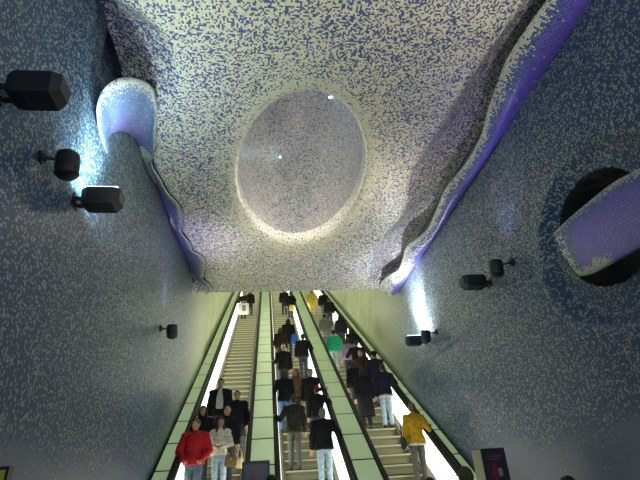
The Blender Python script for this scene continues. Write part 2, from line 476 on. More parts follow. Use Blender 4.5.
def smooth_curve(P, n):
    """Catmull-Rom through the points, n samples at even arc length"""
    P = np.array(P, float); Q = np.vstack([2*P[0]-P[1], P, 2*P[-1]-P[-2]])
    out = []
    for i in range(1, len(Q)-2):
        for t in np.linspace(0, 1, 16, endpoint=False):
            a, b_, c, d = Q[i-1], Q[i], Q[i+1], Q[i+2]
            out.append(.5*((2*b_)+(c-a)*t+(2*a-5*b_+4*c-d)*t*t+(3*b_-a-3*c+d)*t**3))
    out.append(P[-1]); out = np.array(out)
    L = np.concatenate([[0], np.cumsum(np.linalg.norm(np.diff(out, axis=0), axis=1))])
    s = np.linspace(0, L[-1], n)
    return np.stack([np.interp(s, L, out[:, k]) for k in range(3)], -1)

lipR = smooth_curve([(3.46, 1.5, H), (3.5, 2.8, H), (3.48, 3.46, H), (3.43, 3.82, H), (3.39, 4.4, H), (3.45, 4.86, H), (3.54, 5.39, H), (3.70, 6.13, H), (3.72, 6.85, H), (3.63, 7.7, H),
                     (3.71, 8.6, H), (3.77, 9.5, H), (3.52, 10.3, H), (3.60, 11.0, H), (3.66, 11.75, H), (3.44, 12.3, H), (3.38, 12.9, H), (3.50, 13.3, H-.02)], 220)
rows = []; D = []; W = []
NV = 22
for p in lipR:
    A = Vector((XR+.02, p[1]+.0, 6.62)); B = Vector(p)
    row = []; dd = []; ww = []
    for j in range(NV):
        v = j/(NV-1)
        q = A.lerp(B, v); q.z -= .10*math.sin(v*PI)
        row.append(q); dd.append(max(.01+.95*ss(v, .60, 1.0)**1.5, .62*ss(p[1], 8.0, 11.5)*ss(v, .25, .5))); ww.append((1-ss(v, .35, .88))*(1-.45*ss(p[1], 8, 11)))  # far end paler: the flood beam's light put into the tile mix
    for j, (dx, dz) in enumerate(((.0, .03), (.03, .06), (.09, .09), (.2, .12), (max(.25, XR-p[0]), .16))):
        row.append(B+Vector((dx, 0, dz))); dd.append(.95); ww.append(0)
    rows.append(row); D.append(dd); W.append(ww)
trim_r = struct(ribbon('trim_1', rows, M_trim, np.array(D), np.array(W), 1))
cap = [tuple(p) for p in rows[-1]]
mesh_obj('trim_end', cap, [tuple(range(len(cap)))], M_frame, trim_r)

O = [(-2.22, 5.62, 5.86), (-2.18, 5.23, 5.77), (-2.13, 4.84, 5.78), (-2.08, 4.59, 5.88), (-2.02, 4.53, 6.07), (-1.9, 4.48, 6.18), (-1.8, 4.57, 6.34), (-1.7, 4.82, 6.57), (-1.655, 5.13, 6.76), (-1.65, 5.55, 6.79),
     (-1.74, 5.9, 6.72), (-1.88, 6.55, 6.72), (-2.02, 6.98, 6.73), (-1.97, 7.44, 6.74), (-1.92, 7.9, 6.74), (-1.78, 8.4, 6.74), (-1.82, 9.02, 6.74), (-1.92, 9.47, 6.74), (-1.80, 10.12, 6.74), (-1.80, 10.49, 6.74),
     (-1.60, 10.85, 6.74), (-1.62, 11.45, 6.74), (-1.77, 12.2, 6.74), (-1.63, 12.71, 6.74), (-1.66, 13.1, 6.73), (-1.80, 13.32, 6.72)]
I = [(-2.3, 5.9, 5.93), (-2.26, 5.55, 5.88), (-2.24, 5.45, 6.04), (-2.24, 5.64, 6.29), (-2.23, 5.85, 6.52), (-2.22, 6.15, 6.74), (-2.21, 6.45, 6.90), (-2.2, 6.82, 7.01), (-2.2, 7.36, 7.02), (-2.2, 8.5, 7.09), (-2.2, 10.15, 7.16), (-2.2, 11.9, 7.22), (-2.2, 13.32, 7.2)]
NU = 260
Oc = smooth_curve(O, NU)
# match the inner curve by stations: the arch up to the point where the cornice starts to run straight
io = int(np.argmin(np.linalg.norm(Oc-np.array((-1.88, 6.55, 6.72)), axis=1)))
Ia = smooth_curve(I[:8], io+1); Ib = smooth_curve(I[7:], NU-io)
Ic = np.vstack([Ia[:-1], Ib])
rows = []; D = []; W = []
for i in range(NU):
    A = Vector(Ic[i]); B = Vector(Oc[i]); row = []; dd = []; ww = []
    far = i/NU
    arch = 1-float(ss(i, io*.7, io*1.25))
    for j in range(NV):
        v = j/(NV-1)
        q = A.lerp(B, v); q.z -= .05*math.sin(v*PI)*(1-arch); q.y += .16*math.sin(v*PI)*arch; q.x += .02*arch*math.sin(v*PI)
        row.append(q); dd.append(.02+.93*float(ss(v, .60+.20*arch, .98))); ww.append((1-float(ss(v, .1, .75+.2*(1-arch))))*(.8+.2*(1-arch)))
    if arch > .5:
        for e_ in ((0, .01, .008), (0, .08, .06), (-.02, .22, .17), (-.10, .5, .36)): row.append(B+Vector(e_))
    else:
        for e_ in ((0, .0, .03), (-.03, .0, .06), (-.10, 0, .14), (-.25, 0, .24)): row.append(B+Vector(e_))
    dd += [.95]*4; ww += [0]*4
    rows.append(row); D.append(dd); W.append(ww)
trim_l = struct(ribbon('trim_2', rows, M_trim_l, np.array(D), np.array(W), 1))
cap = [tuple(p) for p in rows[-1]]
mesh_obj('trim_end', cap, [tuple(range(len(cap)))[::-1]], M_frame, trim_l)

# mosaic shell that rolls out of the hole in the right wall
up_c = smooth_curve([(3.88, 5.23, 4.42), (3.85, 4.83, 4.41), (3.82, 4.47, 4.38), (3.7, 3.86, 4.27), (3.5, 3.29, 4.05), (3.3, 2.6, 3.79), (3.33, 1.9, 3.55), (3.60, 1.2, 3.25), (3.84, .90, 3.08)], 130)
lo_c = smooth_curve([(3.85, 5.0, 3.67), (3.75, 4.66, 3.56), (3.6, 4.21, 3.46), (3.42, 3.55, 3.34), (3.2, 2.8, 3.19), (3.24, 2.1, 3.0), (3.60, 1.3, 2.88), (3.84, .92, 2.98)], 130)
V = []; U = []; D = []; W = []
nv = 40
for i in range(130):
    a, b_ = Vector(up_c[i]), Vector(lo_c[i]); f = i/78
    m = (b_-a); L = m.length
    side = Vector((-.85, -.45, -.15))
    for j in range(nv):
        w = 2*PI*j/nv
        v = .5-.5*math.cos(w)
        bul = math.sin(w)
        q = a+m*v+side*(.17*L*bul if bul > 0 else .20*L*bul)
        V.append(q); U.append((f*3.2, (j/nv)*1.9))
        front = bul > -.05
        dn = max(float(ss(.20-v, .0, .20))*.9, float(ss(v, .80, .97))*float(ss(.42-f, .0, .12)), float(ss(.10-f, 0, .08))*.5) if front else .5
        D.append(dn); W.append(float(ss(f, .02, .22))*float(ss(v, .10, .34)) if front else 0)
F = grid_faces(130, nv, True)
F.append(tuple(range(nv))[::-1]); F.append(tuple(range(129*nv, 130*nv)))
tag(mesh_obj('mosaic_shell', V, F, M_trim, None, True, U, {'dens': D, 'vio': W}), 'rolled violet and white mosaic shell curling out of a dark hole in the right wall', 'sculpture')

# ------------------------------------------------------------------ wall lamps
def rotM(rx=0, ry=0, rz=0):
    return (Matrix.Rotation(rz, 3, 'Z') @ Matrix.Rotation(ry, 3, 'Y') @ Matrix.Rotation(rx, 3, 'X'))
def floodlight(x, Y, z, sgn, lab, lit):
    """box flood on a bracket; sgn = direction away from the wall"""
    e = tag(empty('floodlight', (x, Y, z)), lab, 'floodlight', 'box floodlights')
    V = []
    L = .52
    for xx, hw, t, bt in ((.10, .11, .09, -.06), (.16, .14, .115, -.085), (L-.07, .14, .115, -.085), (L, .10, .115, -.03)):
        V += [(sgn*xx, -hw, t), (sgn*xx, hw, t), (sgn*xx, hw*.82, bt), (sgn*xx, -hw*.82, bt)]
    F = grid_faces(4, 4, True)+[(0, 1, 2, 3), (15, 14, 13, 12)]
    MB().add(V, F).build('housing', M_lamp, e)
    MB().box((sgn*(L/2+.05), 0, .125), (L-.16, .25, .012)).build('glass', M_lit if lit else M_lens, e)
    b = MB()
    for y in (-.08, .08): b.box((sgn*.07, y, -.01), (.12, .014, .05))
    b.box((sgn*.02, 0, -.01), (.012, .18, .05)); b.build('bracket', M_lamp, e)
    MB().box((sgn*.007, 0, 0), (.014, .16, .16)).build('mounting_plate', M_lamp, e)
    b = MB(); [b.box((sgn*(.14+.02*i), 0, -.09), (.008, .2, .012)) for i in range(5)]
    b.build('cooling_fins', M_lamp, e)
def roundspot(x, Y, z, sgn, lab, dy=.05, tilt=0.):
    e = tag(empty('spotlight', (x, Y, z)), lab, 'spotlight', 'round spotlights')
    b = MB().tube((0, 0, 0), (sgn*.03, 0, 0), .07, .07, 20); b.tube((sgn*.03, 0, 0), (sgn*.055, 0, 0), .045, .035, 16); b.build('mounting_plate', M_lamp, e)
    MB().path([(sgn*.04, 0, 0), (sgn*.14, dy*.7, .0), (sgn*.20, dy, -.01)], .016).build('arm', M_lamp, e, True)
    c = Vector((sgn*.24, dy, -.06)); M = rotM(tilt*.4, -sgn*.10+tilt*sgn, 0)
    V = []
    P = [(0, -.15), (.05, -.146), (.09, -.125), (.108, -.09), (.112, -.04), (.112, .10), (.105, .13), (.098, .132), (.09, .115), (0, .115)]
    for r, h in P:
        for j in range(24):
            w = 2*PI*j/24; V.append(c+M @ Vector((max(r, .001)*math.cos(w), max(r, .001)*math.sin(w), h)))
    MB().add(V, grid_faces(len(P), 24, True)).build('housing', M_lamp, e, True)
    MB().tube(c+M @ Vector((0, 0, .112)), c+M @ Vector((0, 0, .118)), .085, .085, 24).build('lens', M_lens, e)
    MB().tube(c+M @ Vector((0, 0, -.098)), c+M @ Vector((0, 0, -.088)), .113, .113, 24).build('trim_ring', plain('bronze_ring', (.09, .08, .04), .4, .5), e)
floodlight(XL, 3.10, 4.60, 1, 'large black box floodlight at the top left, nearest on the left wall', False)
floodlight(XL, 4.82, 4.62, 1, 'black box floodlight on the left wall below the bright cyan glow', True)
roundspot(XL, 3.93, 4.57, 1, 'round black spotlight between the two box floodlights on the left wall')
roundspot(XL, 9.65, 4.58, 1, 'lone small round spotlight far along the left wall above the escalator')
floodlight(XR-.0, 7.42, 4.57, -1, 'nearer box floodlight on the right wall, beside a round spotlight', False)
roundspot(XR-.0, 6.53, 4.57, -1, 'nearer round spotlight on the right wall, upper right of a box floodlight', .12)
floodlight(XR-.0, 11.25, 4.57, -1, 'farther box floodlight on the right wall at the foot of the white glow', True)
roundspot(XR-.0, 10.4, 4.55, -1, 'farther round spotlight on the right wall beside the white glow', .12)
def led(x, y, z, lab):
    e = tag(empty('led_lamp', (x, y, z)), lab, 'lamp', 'small lamps inside the dome')
    MB().tube((0, 0, 0), (0, -.03, -.02), .04, .035, 14).build('rim', M_lamp, e); MB().ell((0, -.035, -.025), (.026, .026, .026)).build('bulb', M_led, e, True)
led(.34, 9.58, 8.95, 'small cyan lamp low on the far side of the dome')
led(1.42, 7.80, 9.27, 'small cyan lamp near the crown of the dome')
for p, e_, c_ in (((.40, 9.2, 8.75), 2, (.8, .93, 1.)), ((.55, 9.3, 7.15), 24, (1., .93, .82))):
    l_ = bpy.data.lights.new('dome_wash', 'POINT'); l_.energy = e_; l_.color = c_; l_.shadow_soft_size = .12
    o = bpy.data.objects.new('dome_wash', l_); COL.objects.link(o); o.location = p

# ------------------------------------------------------------------ information stands
def stand(x, Y, w, d, h, rz, lab, side):
    e = tag(empty('information_stand', (x, Y, 0), rz), lab, 'sign', 'information stands')
    MB().box((0, 0, .03), (w+.08, d+.10, .06)).build('base', M_frame, e)
    MB().box((0, 0, .06+(h-.06)/2), (w, d, h-.06)).build('cabinet', plain('stand_cabinet', (.05, .04, .06), .4), e, False, .006)
    pb = MB().box((0, -d/2-.004, h-.42), (w-.06, .008, .76)); po = pb.build('poster', plain('poster_paper', (.075, .055, .085), .3, noise=.2, scale=6), e)
    b = MB()
    for i, ww in enumerate((.8, .6)): b.box((-.0, -d/2-.0095, h-.10-.035*i), ((w-.1)*ww, .003, .014))
    b.build('heading_bars', plain('poster_red', (.38, .08, .10), .4), po)
    b = MB().ell((-.03, -d/2-.009, h-.22), (.032, .004, .040)); b.ell((-.03, -d/2-.009, h-.32), (.055, .004, .075)); b.build('red_figure', plain('figure_red', (.40, .03, .06), .4), po, True)
    b = MB().ell((.05, -d/2-.009, h-.30), (.04, .004, .055)); b.build('pale_figure', plain('figure_pale', (.40, .38, .42), .4), po, True)
    if side: MB().box((side*(w/2+.004), 0, h/2+.03), (.008, d-.01, h-.08)).build('side_panel', plain('stand_cream', (.52, .50, .28), .4), e)
    return e
stand(-.16, 6.9, .36, .12, 1.888, 0, 'dark information stand in front of the divider of the left and middle escalators', 0)
stand(3.06, 6.9, .40, .20, 1.875, math.radians(14), 'dark information stand with a cream side panel before the right mosaic wall', -1)
e = tag(empty('sign_post', (-2.09, 4.35, 0)), 'thin dark post with a yellow strip at the bottom left corner', 'sign')
MB().box((0, 0, .03), (.16, .2, .06)).build('base', M_frame, e); MB().box((0, 0, .95), (.13, .08, 1.79)).build('post', M_frame, e)
MB().box((.022, -.044, 1.3), (.042, .008, 1.04)).build('yellow_strip', plain('strip_yellow', (.55, .45, .06), .5), e)
#PB#
# ------------------------------------------------------------------ people
def finish(mb, name, mat, parent, voxel, smooth=2, wr=0., seed=0):
    """voxel-union of overlapping solids -> ONE continuous skin"""
    tmp = mb.build('tmp', None)
    m = tmp.modifiers.new('r', 'REMESH'); m.mode = 'VOXEL'; m.voxel_size = voxel
    s = tmp.modifiers.new('s', 'SMOOTH'); s.iterations = smooth; s.factor = .5
    dg = bpy.context.evaluated_depsgraph_get()
    me = bpy.data.meshes.new_from_object(tmp.evaluated_get(dg)); old = tmp.data
    bpy.data.objects.remove(tmp); bpy.data.meshes.remove(old)
    n = len(me.vertices)
    if wr and n:
        co = np.zeros(n*3, np.float32); me.vertices.foreach_get('co', co); co = co.reshape(-1, 3)
        no = np.zeros(n*3, np.float32); me.vertices.foreach_get('normal', no); no = no.reshape(-1, 3)
        k = np.sin(co[:, 2]*38+np.sin(co[:, 0]*21+seed)*2.2+co[:, 1]*9)*.6+np.sin(co[:, 2]*19+co[:, 0]*27+seed*2)*.4
        co += no*(k*wr)[:, None]; me.vertices.foreach_set('co', co.ravel())
    me.polygons.foreach_set('use_smooth', [True]*len(me.polygons))
    me.materials.clear()
    if mat: me.materials.append(mat)
    me.name = name
    o = bpy.data.objects.new(name, me); COL.objects.link(o)
    if parent: o.parent = parent
    return o

def ik(S, Wr, l1, l2, hint):
    S, Wr, hint = Vector(S), Vector(Wr), Vector(hint)
    d = Wr-S; L = d.length
    if L > (l1+l2)*.985: Wr = S+d*((l1+l2)*.985/L); d = Wr-S; L = d.length
    u = d/L; a = (l1*l1-l2*l2+L*L)/(2*L); h = math.sqrt(max(l1*l1-a*a, 0))
    p = hint-u*hint.dot(u); p.normalize()
    return S+u*a+p*h, Wr

def hand(mb, Wr, d, side, s, curl):
    """palm, four jointed fingers of unequal length and a thumb, growing out of the wrist"""
    d = Vector(d).normalized(); lat = Vector((side, 0, 0)); lat = (lat-d*lat.dot(d))
    if lat.length < .2: lat = Vector((0, 1, 0))-d*d.y
    lat.normalize(); n = d.cross(lat).normalized()
    if n.dot(Vector((-side*.4, .5, -.6))) < 0: n = -n                 # palm side
    M = Matrix((lat, n, d)).transposed()
    c = Wr+d*.045*s
    mb.ell(c, (.042*s, .017*s, .055*s), M, 8, 12)
    for k, ln in enumerate((.066, .078, .082, .070)):
        o = Wr+d*.082*s+lat*(-.030+.020*k)*s*(-1)
        a1 = math.radians(18+curl*50); a2 = math.radians(30+curl*110)
        p1 = o+(d*math.cos(a1)+n*math.sin(a1))*ln*.5*s
        p2 = p1+(d*math.cos(a2)+n*math.sin(a2))*ln*.5*s
        mb.tube(o-d*.02*s, p1, .0092*s, .0085*s, 8, 'round'); mb.tube(p1, p2, .0085*s, .0068*s, 8, 'round')
    tdir = (Vector((0, 1, 0))*.5-lat*.6*1+d*.7).normalized()
    t0 = Wr+d*.025*s-lat*.03*s
    t1 = t0+tdir*.04*s+n*.008*s; t2 = t1+(tdir*.5+d*.6+n*.35).normalized()*.032*s
    mb.tube(t0, t1, .012*s, .010*s, 8, 'round'); mb.tube(t1, t2, .010*s, .0075*s, 8, 'round')

SKIN = {k: plain('skin_'+k, c, .5, noise=.06, scale=12) for k, c in {'fair': (.56, .36, .25), 'tan': (.46, .28, .18), 'ruddy': (.58, .31, .20)}.items()}
def cloth(name, c, r=.85): return plain('cloth_'+name, c, r, noise=.22, scale=16, spec=.2)
def hairm(name, c): return plain('hair_'+name, c, .55, noise=.35, scale=60)
HAIR = {'black': (.010, .009, .008), 'brown': (.055, .026, .012), 'auburn': (.13, .035, .015), 'blond': (.22, .13, .05), 'grey': (.20, .19, .16), 'lightbrown': (.13, .07, .03)}
M_eye = plain('eye_dark', (.02, .015, .012), .2); M_lip = plain('lip_red', (.30, .09, .07), .5)

def person(x, Y, z, h, ang, label, hair='short', hc='black', top='jacket', tc=(.012, .013, .016), leg=(.03, .035, .05), shoe=(.015, .014, .013),
           larm='down', rarm='down', skin='fair', female=False, turn=0., stride=.0, hem=None, shirt=None, group=None, lean=0., wide=1.09, tn=None, ln=None):
    s = h/1.72; vox = .0125 if Y < 14.5 else (.016 if Y < 20 else .022)
    sw = (.172 if female else .192)*wide; hw = (.155 if female else .15)*wide
    P = lambda a, b, c: Vector((a*s, b*s+lean*max(0, c-.95)*s, c*s))
    # --- joints
    sh = {-1: P(-sw, -.01, 1.395), 1: P(sw, -.01, 1.395)}
    tg = {}
    for sd, arm in ((-1, larm), (1, rarm)):
        if isinstance(arm, (tuple, list)):
            # an absolute target given in metres relative to the feet, before turning
            w = Vector(arm); c, q = math.cos(-ang), math.sin(-ang); w = Vector((w.x*c-w.y*q, w.x*q+w.y*c, w.z)); hint = (sd*.35, -.5, -1)
        elif arm == 'front': w = P(sd*.07, .26, 1.08); hint = (sd*.9, -.3, -.6)
        elif arm == 'hip': w = P(sd*.17, .17, .93); hint = (sd*.9, -.5, -.2)
        elif arm == 'raise': w = P(sd*.12, .30, 1.42); hint = (sd*.7, .1, -.8)
        elif arm == 'carry': w = P(sd*.25, .03, .80); hint = (sd*.4, -1, 0)
        else: w = P(sd*(sw+.06), .06, .84); hint = (sd*.35, -1, 0)
        tg[sd] = (*ik(sh[sd], w, .30*s, .27*s, hint), arm)
    hip = {sd: P(sd*.085, 0, .90) for sd in (-1, 1)}
    fy = {-1: stride*.5, 1: -stride*.5}
    ank = {sd: P(sd*.095, fy[sd]-.02, .085) for sd in (-1, 1)}
    kn = {sd: P(sd*.092, fy[sd]*.5+.025, .49) for sd in (-1, 1)}
    # --- body: torso, limbs and head in one skin
    b = MB()
    def tors(g, z0, z1, n=1.):
        R = [(.86, .140*hw/.15, .095), (.95, .158*hw/.15, .108), (1.05, .135 if female else .143*wide, .096), (1.18, .145*wide, .103), (1.30, .165*wide, .112), (1.38, .165*wide, .095), (1.44, .095*wide, .066), (1.47, .055, .055)]
        out = []
        for zz, rx, ry in R:
            if z0-1e-6 <= zz <= z1+1e-6: c = P(0, 0, zz); out.append((c.x, c.y-.005*s, c.z, (rx+g)*s, (ry+g)*s))
        return out
    b.loft(tors(0, .86, 1.47))
    hc0 = P(0, .02, 1.615); Rz = Matrix.Rotation(turn, 3, 'Z')
    b.tube(P(0, -.012, 1.42), P(0, .006, 1.57), .056*s, .052*s, 14, 'round')
    def hp(a, bb, c): return hc0+Rz @ Vector((a*s, bb*s, c*s))
    b.ell(hc0, (.074*s, .094*s, .105*s), Rz, 14, 20)
    b.ell(hp(0, .035, -.055), (.054*s, .050*s, .062*s), Rz, 10, 14)                  # jaw and chin
    b.tube(hp(0, .090, .012), hp(0, .108, -.022), .010*s, .015*s, 8, 'round')          # nose
    for sd in (-1, 1):
        b.ell(hp(sd*.075, -.004, -.008), (.012*s, .020*s, .031*s), Rz, 8, 10)         # ear
        b.ell(hp(sd*.030, .080, .022), (.024*s, .014*s, .010*s), Rz, 8, 10)           # brow
        b.ell(hp(sd*.042, .062, -.028), (.022*s, .022*s, .020*s), Rz, 8, 10)          # cheek
        E_, W_, _ = tg[sd]
        b.tube(sh[sd], E_, .050*s, .040*s, 12, 'round'); b.tube(E_, W_, .041*s, .027*s, 12, 'round')
        b.tube(hip[sd], kn[sd], .078*s, .052*s, 12, 'round'); b.tube(kn[sd], ank[sd], .052*s, .036*s, 12, 'round')
        b.tube(ank[sd], P(sd*.105, fy[sd]+.11, .035), .036*s, .026*s, 10, 'round')
    b.ell(hp(0, .089, -.052), (.022*s, .010*s, .009*s), Rz, 8, 10)                    # lips
    body = finish(b, 'person', SKIN[skin], None, vox, 2)
    # hands keep their separate fingers
    hb = MB()
    for sd in (-1, 1):
        E_, W_, arm = tg[sd]; d = (W_-E_).normalized()
        if isinstance(arm, (tuple, list)): d = (d+Vector((0, .5, .1))).normalized()
        hand(hb, W_-d*.01, d, sd, s, .25 if arm == 'down' else .75)
    ho = hb.build('tmp', SKIN[skin], None, True)
    bm = bmesh.new(); bm.from_mesh(body.data); bm.from_mesh(ho.data); bm.to_mesh(body.data); bm.free()
    hm = ho.data; bpy.data.objects.remove(ho); bpy.data.meshes.remove(hm)
    body.data.polygons.foreach_set('use_smooth', [True]*len(body.data.polygons))
    for sd in (-1, 1):
        MB().ell(hp(sd*.031, .084, .004), (.0125*s, .008*s, .0075*s), Rz, 8, 10).build('eye', M_eye, body, True)
    MB().ell(hp(0, .0965, -.052), (.021*s, .006*s, .0075*s), Rz, 8, 10).build('mouth', M_lip, body, True)
    # --- trousers, shoes
    tn = tn or 'top%02d%02d%02d' % tuple(int(c*99) for c in tc); ln = ln or 'leg%02d%02d%02d' % tuple(int(c*99) for c in leg)
    t = MB(); t.loft([(0, -.005*s, .80*s, (hw+.005)*s, .112*s), (0, -.005*s, .88*s, (hw+.018)*s, .128*s), (0, -.005*s, .97*s, (hw+.012)*s, .122*s), (0, -.004*s, 1.03*s, (hw-.005)*s, .112*s)])
    for sd in (-1, 1):
        t.tube(hip[sd], kn[sd], .096*s, .070*s, 14, 'round'); t.tube(kn[sd], ank[sd]+Vector((0, 0, .01)), .070*s, .056*s, 14, 'flat')
    finish(t, 'trousers', cloth(ln, leg), body, vox, 2, .004, x*7)
    for sd in (-1, 1):
        k = MB(); c = P(sd*.10, fy[sd]+.02, 0)
        V = []
        for yy, w_, t_ in ((-.10, .032, .075), (-.085, .040, .10), (-.02, .042, .105), (.05, .046, .075), (.11, .048, .055), (.155, .038, .045), (.175, .018, .030)):
            for q in range(12):
                a = 2*PI*q/12; V.append(c+Vector((w_*math.cos(a)*s, yy*s, max(.002, (.5+.5*math.sin(a))*t_)*s)))
        k.add(V, grid_faces(7, 12, True)+[tuple(range(12)), tuple(range(83, 71, -1))])
        k.build('shoe', plain('shoe%02d' % int(shoe[0]*99), shoe, .4), body, True)
    # --- upper garment
    bot = {'jacket': .84, 'sweater': .90, 'short': .93, 'coat': .62, 'long': .36, 'puffer': .86}[top]
    g = {'jacket': .028, 'sweater': .024, 'short': .022, 'coat': .032, 'long': .034, 'puffer': .036}[top]
    j = MB(); rg = tors(g, 1.05, 1.44)
    low = [(0, -.005*s, bot*s, (hw+g+.02+(.05 if bot < .7 else .0))*s, (.128+g+(.03 if bot < .7 else 0))*s), (0, -.005*s, max(.95, bot+.05)*s, (hw+g+.012)*s, (.118+g)*s)]
    j.loft(low+rg)
    c = P(0, -.01, 1.42); c2 = P(0, -.008, 1.50)
    j.tube(c, c2, .082*s, .070*s, 16, 'flat')                                        # collar
    for sd in (-1, 1):
        E_, W_, _ = tg[sd]; d = (W_-E_).normalized()
        j.tube(sh[sd]+Vector((-sd*.02*s, 0, -.005*s)), E_, (.060+g*.8)*s, (.050+g*.6)*s, 14, 'round'); j.tube(E_, W_-d*.012, (.050+g*.6)*s, (.036+g*.5)*s, 14, 'flat')
        j.tube(P(sd*.06, -.01, 1.43), sh[sd], .060*s, (.060+g*.6)*s, 12, 'round')
    jo = finish(j, {'sweater': 'sweater', 'coat': 'coat', 'long': 'long_coat', 'puffer': 'padded_jacket'}.get(top, 'jacket'), cloth(tn, tc, .5 if top == 'puffer' else .85), body, vox*1.05, 3, .007 if top == 'puffer' else .006, x*5+Y)
    if shirt:
        V = MB().loft([(0, (.085+g)*s, 1.0*s, .085*s, .035*s), (0, (.092+g)*s, 1.1*s, .085*s, .030*s), (0, (.092+g)*s, 1.28*s, .080*s, .036*s), (0, (.066+g)*s, 1.40*s, .055*s, .034*s), (0, .045*s, 1.49*s, .045*s, .03*s)])
        finish(V, 'shirt', cloth('shirt', shirt), body, vox, 2, .003)
    if hem:
        q = MB().loft([(0, -.005*s, (bot-.035)*s, (hw+g+.012)*s, (.126+g)*s), (0, -.005*s, (bot+.03)*s, (hw+g+.016)*s, (.127+g)*s)]); q.build('shirt_hem', cloth('hem', hem), body, True)
    # --- hair and headgear
    hm = hairm(hc, HAIR[hc]) if hc in HAIR else None
    def cap_shell(r=1.07, back=.018, upz=.016):
        k = MB(); k.ell(hp(0, -back, upz), (.074*s*r+.003, .090*s*r, .100*s*r), Rz, 14, 20); return k
    if hair in ('short', 'bun', 'long', 'bob', 'balding'):
        if hair == 'balding':
            k = MB(); k.ell(hp(0, -.030, -.012), (.080*s, .076*s, .058*s), Rz, 12, 18)
        else:
            k = cap_shell()
            k.ell(hp(0, .040, .085), (.056*s, .046*s, .024*s), Rz, 8, 14)                # fringe
            k.ell(hp(0, -.045, -.035), (.066*s, .050*s, .060*s), Rz, 10, 14)             # nape
        if hair == 'bun': k.ell(hp(0, -.105, .045), (.042*s, .040*s, .042*s), Rz, 8, 12)
        if hair in ('long', 'bob'):
            ln_ = .20 if hair == 'long' else .09
            for sd in (-1, -.35, .35, 1):
                k.tube(hp(sd*.066, -.035-.02*(1-abs(sd)), .02), hp(sd*.088, -.050-.045*(1-abs(sd))+.02*abs(sd), -.085-ln_), .036*s, .030*s, 10, 'round')
            for sd in (-1, 1): k.tube(hp(sd*.068, .015, .045), hp(sd*.095, .045, -.08-ln_*1.15), .028*s, .030*s, 10, 'round')
        finish(k, 'hair', hm, body, vox*.85, 2, .003, x)
    elif hair in ('cap', 'cap_badge', 'beanie', 'hat', 'hood'):
        k = MB(); k.ell(hp(0, -.040, -.030), (.076*s, .058*s, .060*s), Rz, 10, 14); finish(k, 'hair', hairm('black', HAIR['black']), body, vox, 1)
        colr = {'cap': (.10, .095, .05), 'cap_badge': (.62, .62, .58), 'beanie': (.03, .03, .035), 'hat': (.010, .010, .011), 'hood': (.20, .03, .03)}[hair]
        k = cap_shell(1.12, .014, .030)
        if hair in ('cap', 'cap_badge'): k.ell(hp(0, .105, .045), (.062*s, .065*s, .010*s), Rz, 8, 14)
        if hair == 'hat': k.ell(hp(0, 0, .055), (.165*s, .170*s, .014*s), Rz, 8, 20)
        ko = finish(k, 'cap' if 'cap' in hair else ('hood' if hair == 'hood' else 'hat'), cloth('hat_'+hair, colr), body, vox*.85, 2)
        if hair == 'cap_badge': MB().ell(hp(0, .082, .085), (.024*s, .012*s, .020*s), Rz, 8, 10).build('badge', plain('cap_badge', (.02, .02, .03), .5), ko, True)
    body.location = (x, Y, z); body.rotation_euler = (0, 0, ang)
    tag(body, label, 'person', group)
    return body

BL, NV, OL, GR = (.011, .011, .013), (.014, .018, .032), (.035, .038, .022), (.055, .055, .058)
JEAN, LJ, DK, GT = (.10, .17, .26), (.30, .42, .52), (.016, .017, .022), (.085, .090, .080)
YEL, RED, WHT = (.62, .36, .02), (.52, .018, .020), (.86, .82, .64)
def on(i): return YLO+.4*i+.2, zs_(YLO+.4*i)
def rail(key, side, x, i, ahead=.12):
    """where a rider's hand meets the handrail, relative to the feet"""
    Y, z = on(i); xr = RAILS[(key, side)]
    return (xr-x, ahead, zd_(Y+ahead)+.085-z)
def rider(x, i, h, ang, label, **k):
    Y, z = on(i); return person(x, Y, z, h, ang, label, **k)
G = math.radians
# escalator by the left wall: riders face us
rider(-1.36, 43, 1.73, PI, 'person in dark jacket holding a big white bag, near the top of the left escalator', hair='short', hc='brown', tc=(.03, .025, .022), larm=(.0, -.30, .98), rarm=rail('left', -1, -1.36, 43, -.05))
rider(-1.02, 45, 1.66, PI, 'dark haired person in black just behind the rider with the white bag', hair='bob', hc='black', female=True)
rider(-1.21, 10, 1.81, PI, 'tall man in open dark jacket over a pale shirt on the left escalator', hair='short', hc='black', tc=BL, shirt=(.50, .50, .46), skin='tan')
rider(-.76, 9, 1.65, PI, 'short haired person in a black coat, right of the tall man in the pale shirt', hair='short', hc='black', top='coat', tc=BL, skin='tan')
rider(-1.47, 7, 1.67, PI, 'dark haired person in black, half hidden behind the man in red', hair='bob', hc='black', tc=BL, female=True, skin='tan')
rider(-.92, 7, 1.65, PI, 'bald man in dark clothes whose face shows behind the woman in white', hair='balding', hc='grey', tc=DK, skin='ruddy')
rider(-1.50, 5, 1.76, PI, 'man in bright red padded jacket and jeans on the left escalator', hair='short', hc='lightbrown', top='puffer', tc=RED, leg=(.09, .13, .17), larm='hip', rarm='hip', skin='ruddy', turn=-.45)
rider(-1.03, 6, 1.58, PI, 'woman with long auburn hair, cream sweater and light blue jeans', hair='long', hc='auburn', top='sweater', tc=WHT, leg=LJ, female=True, larm='front', rarm='front', turn=.3)
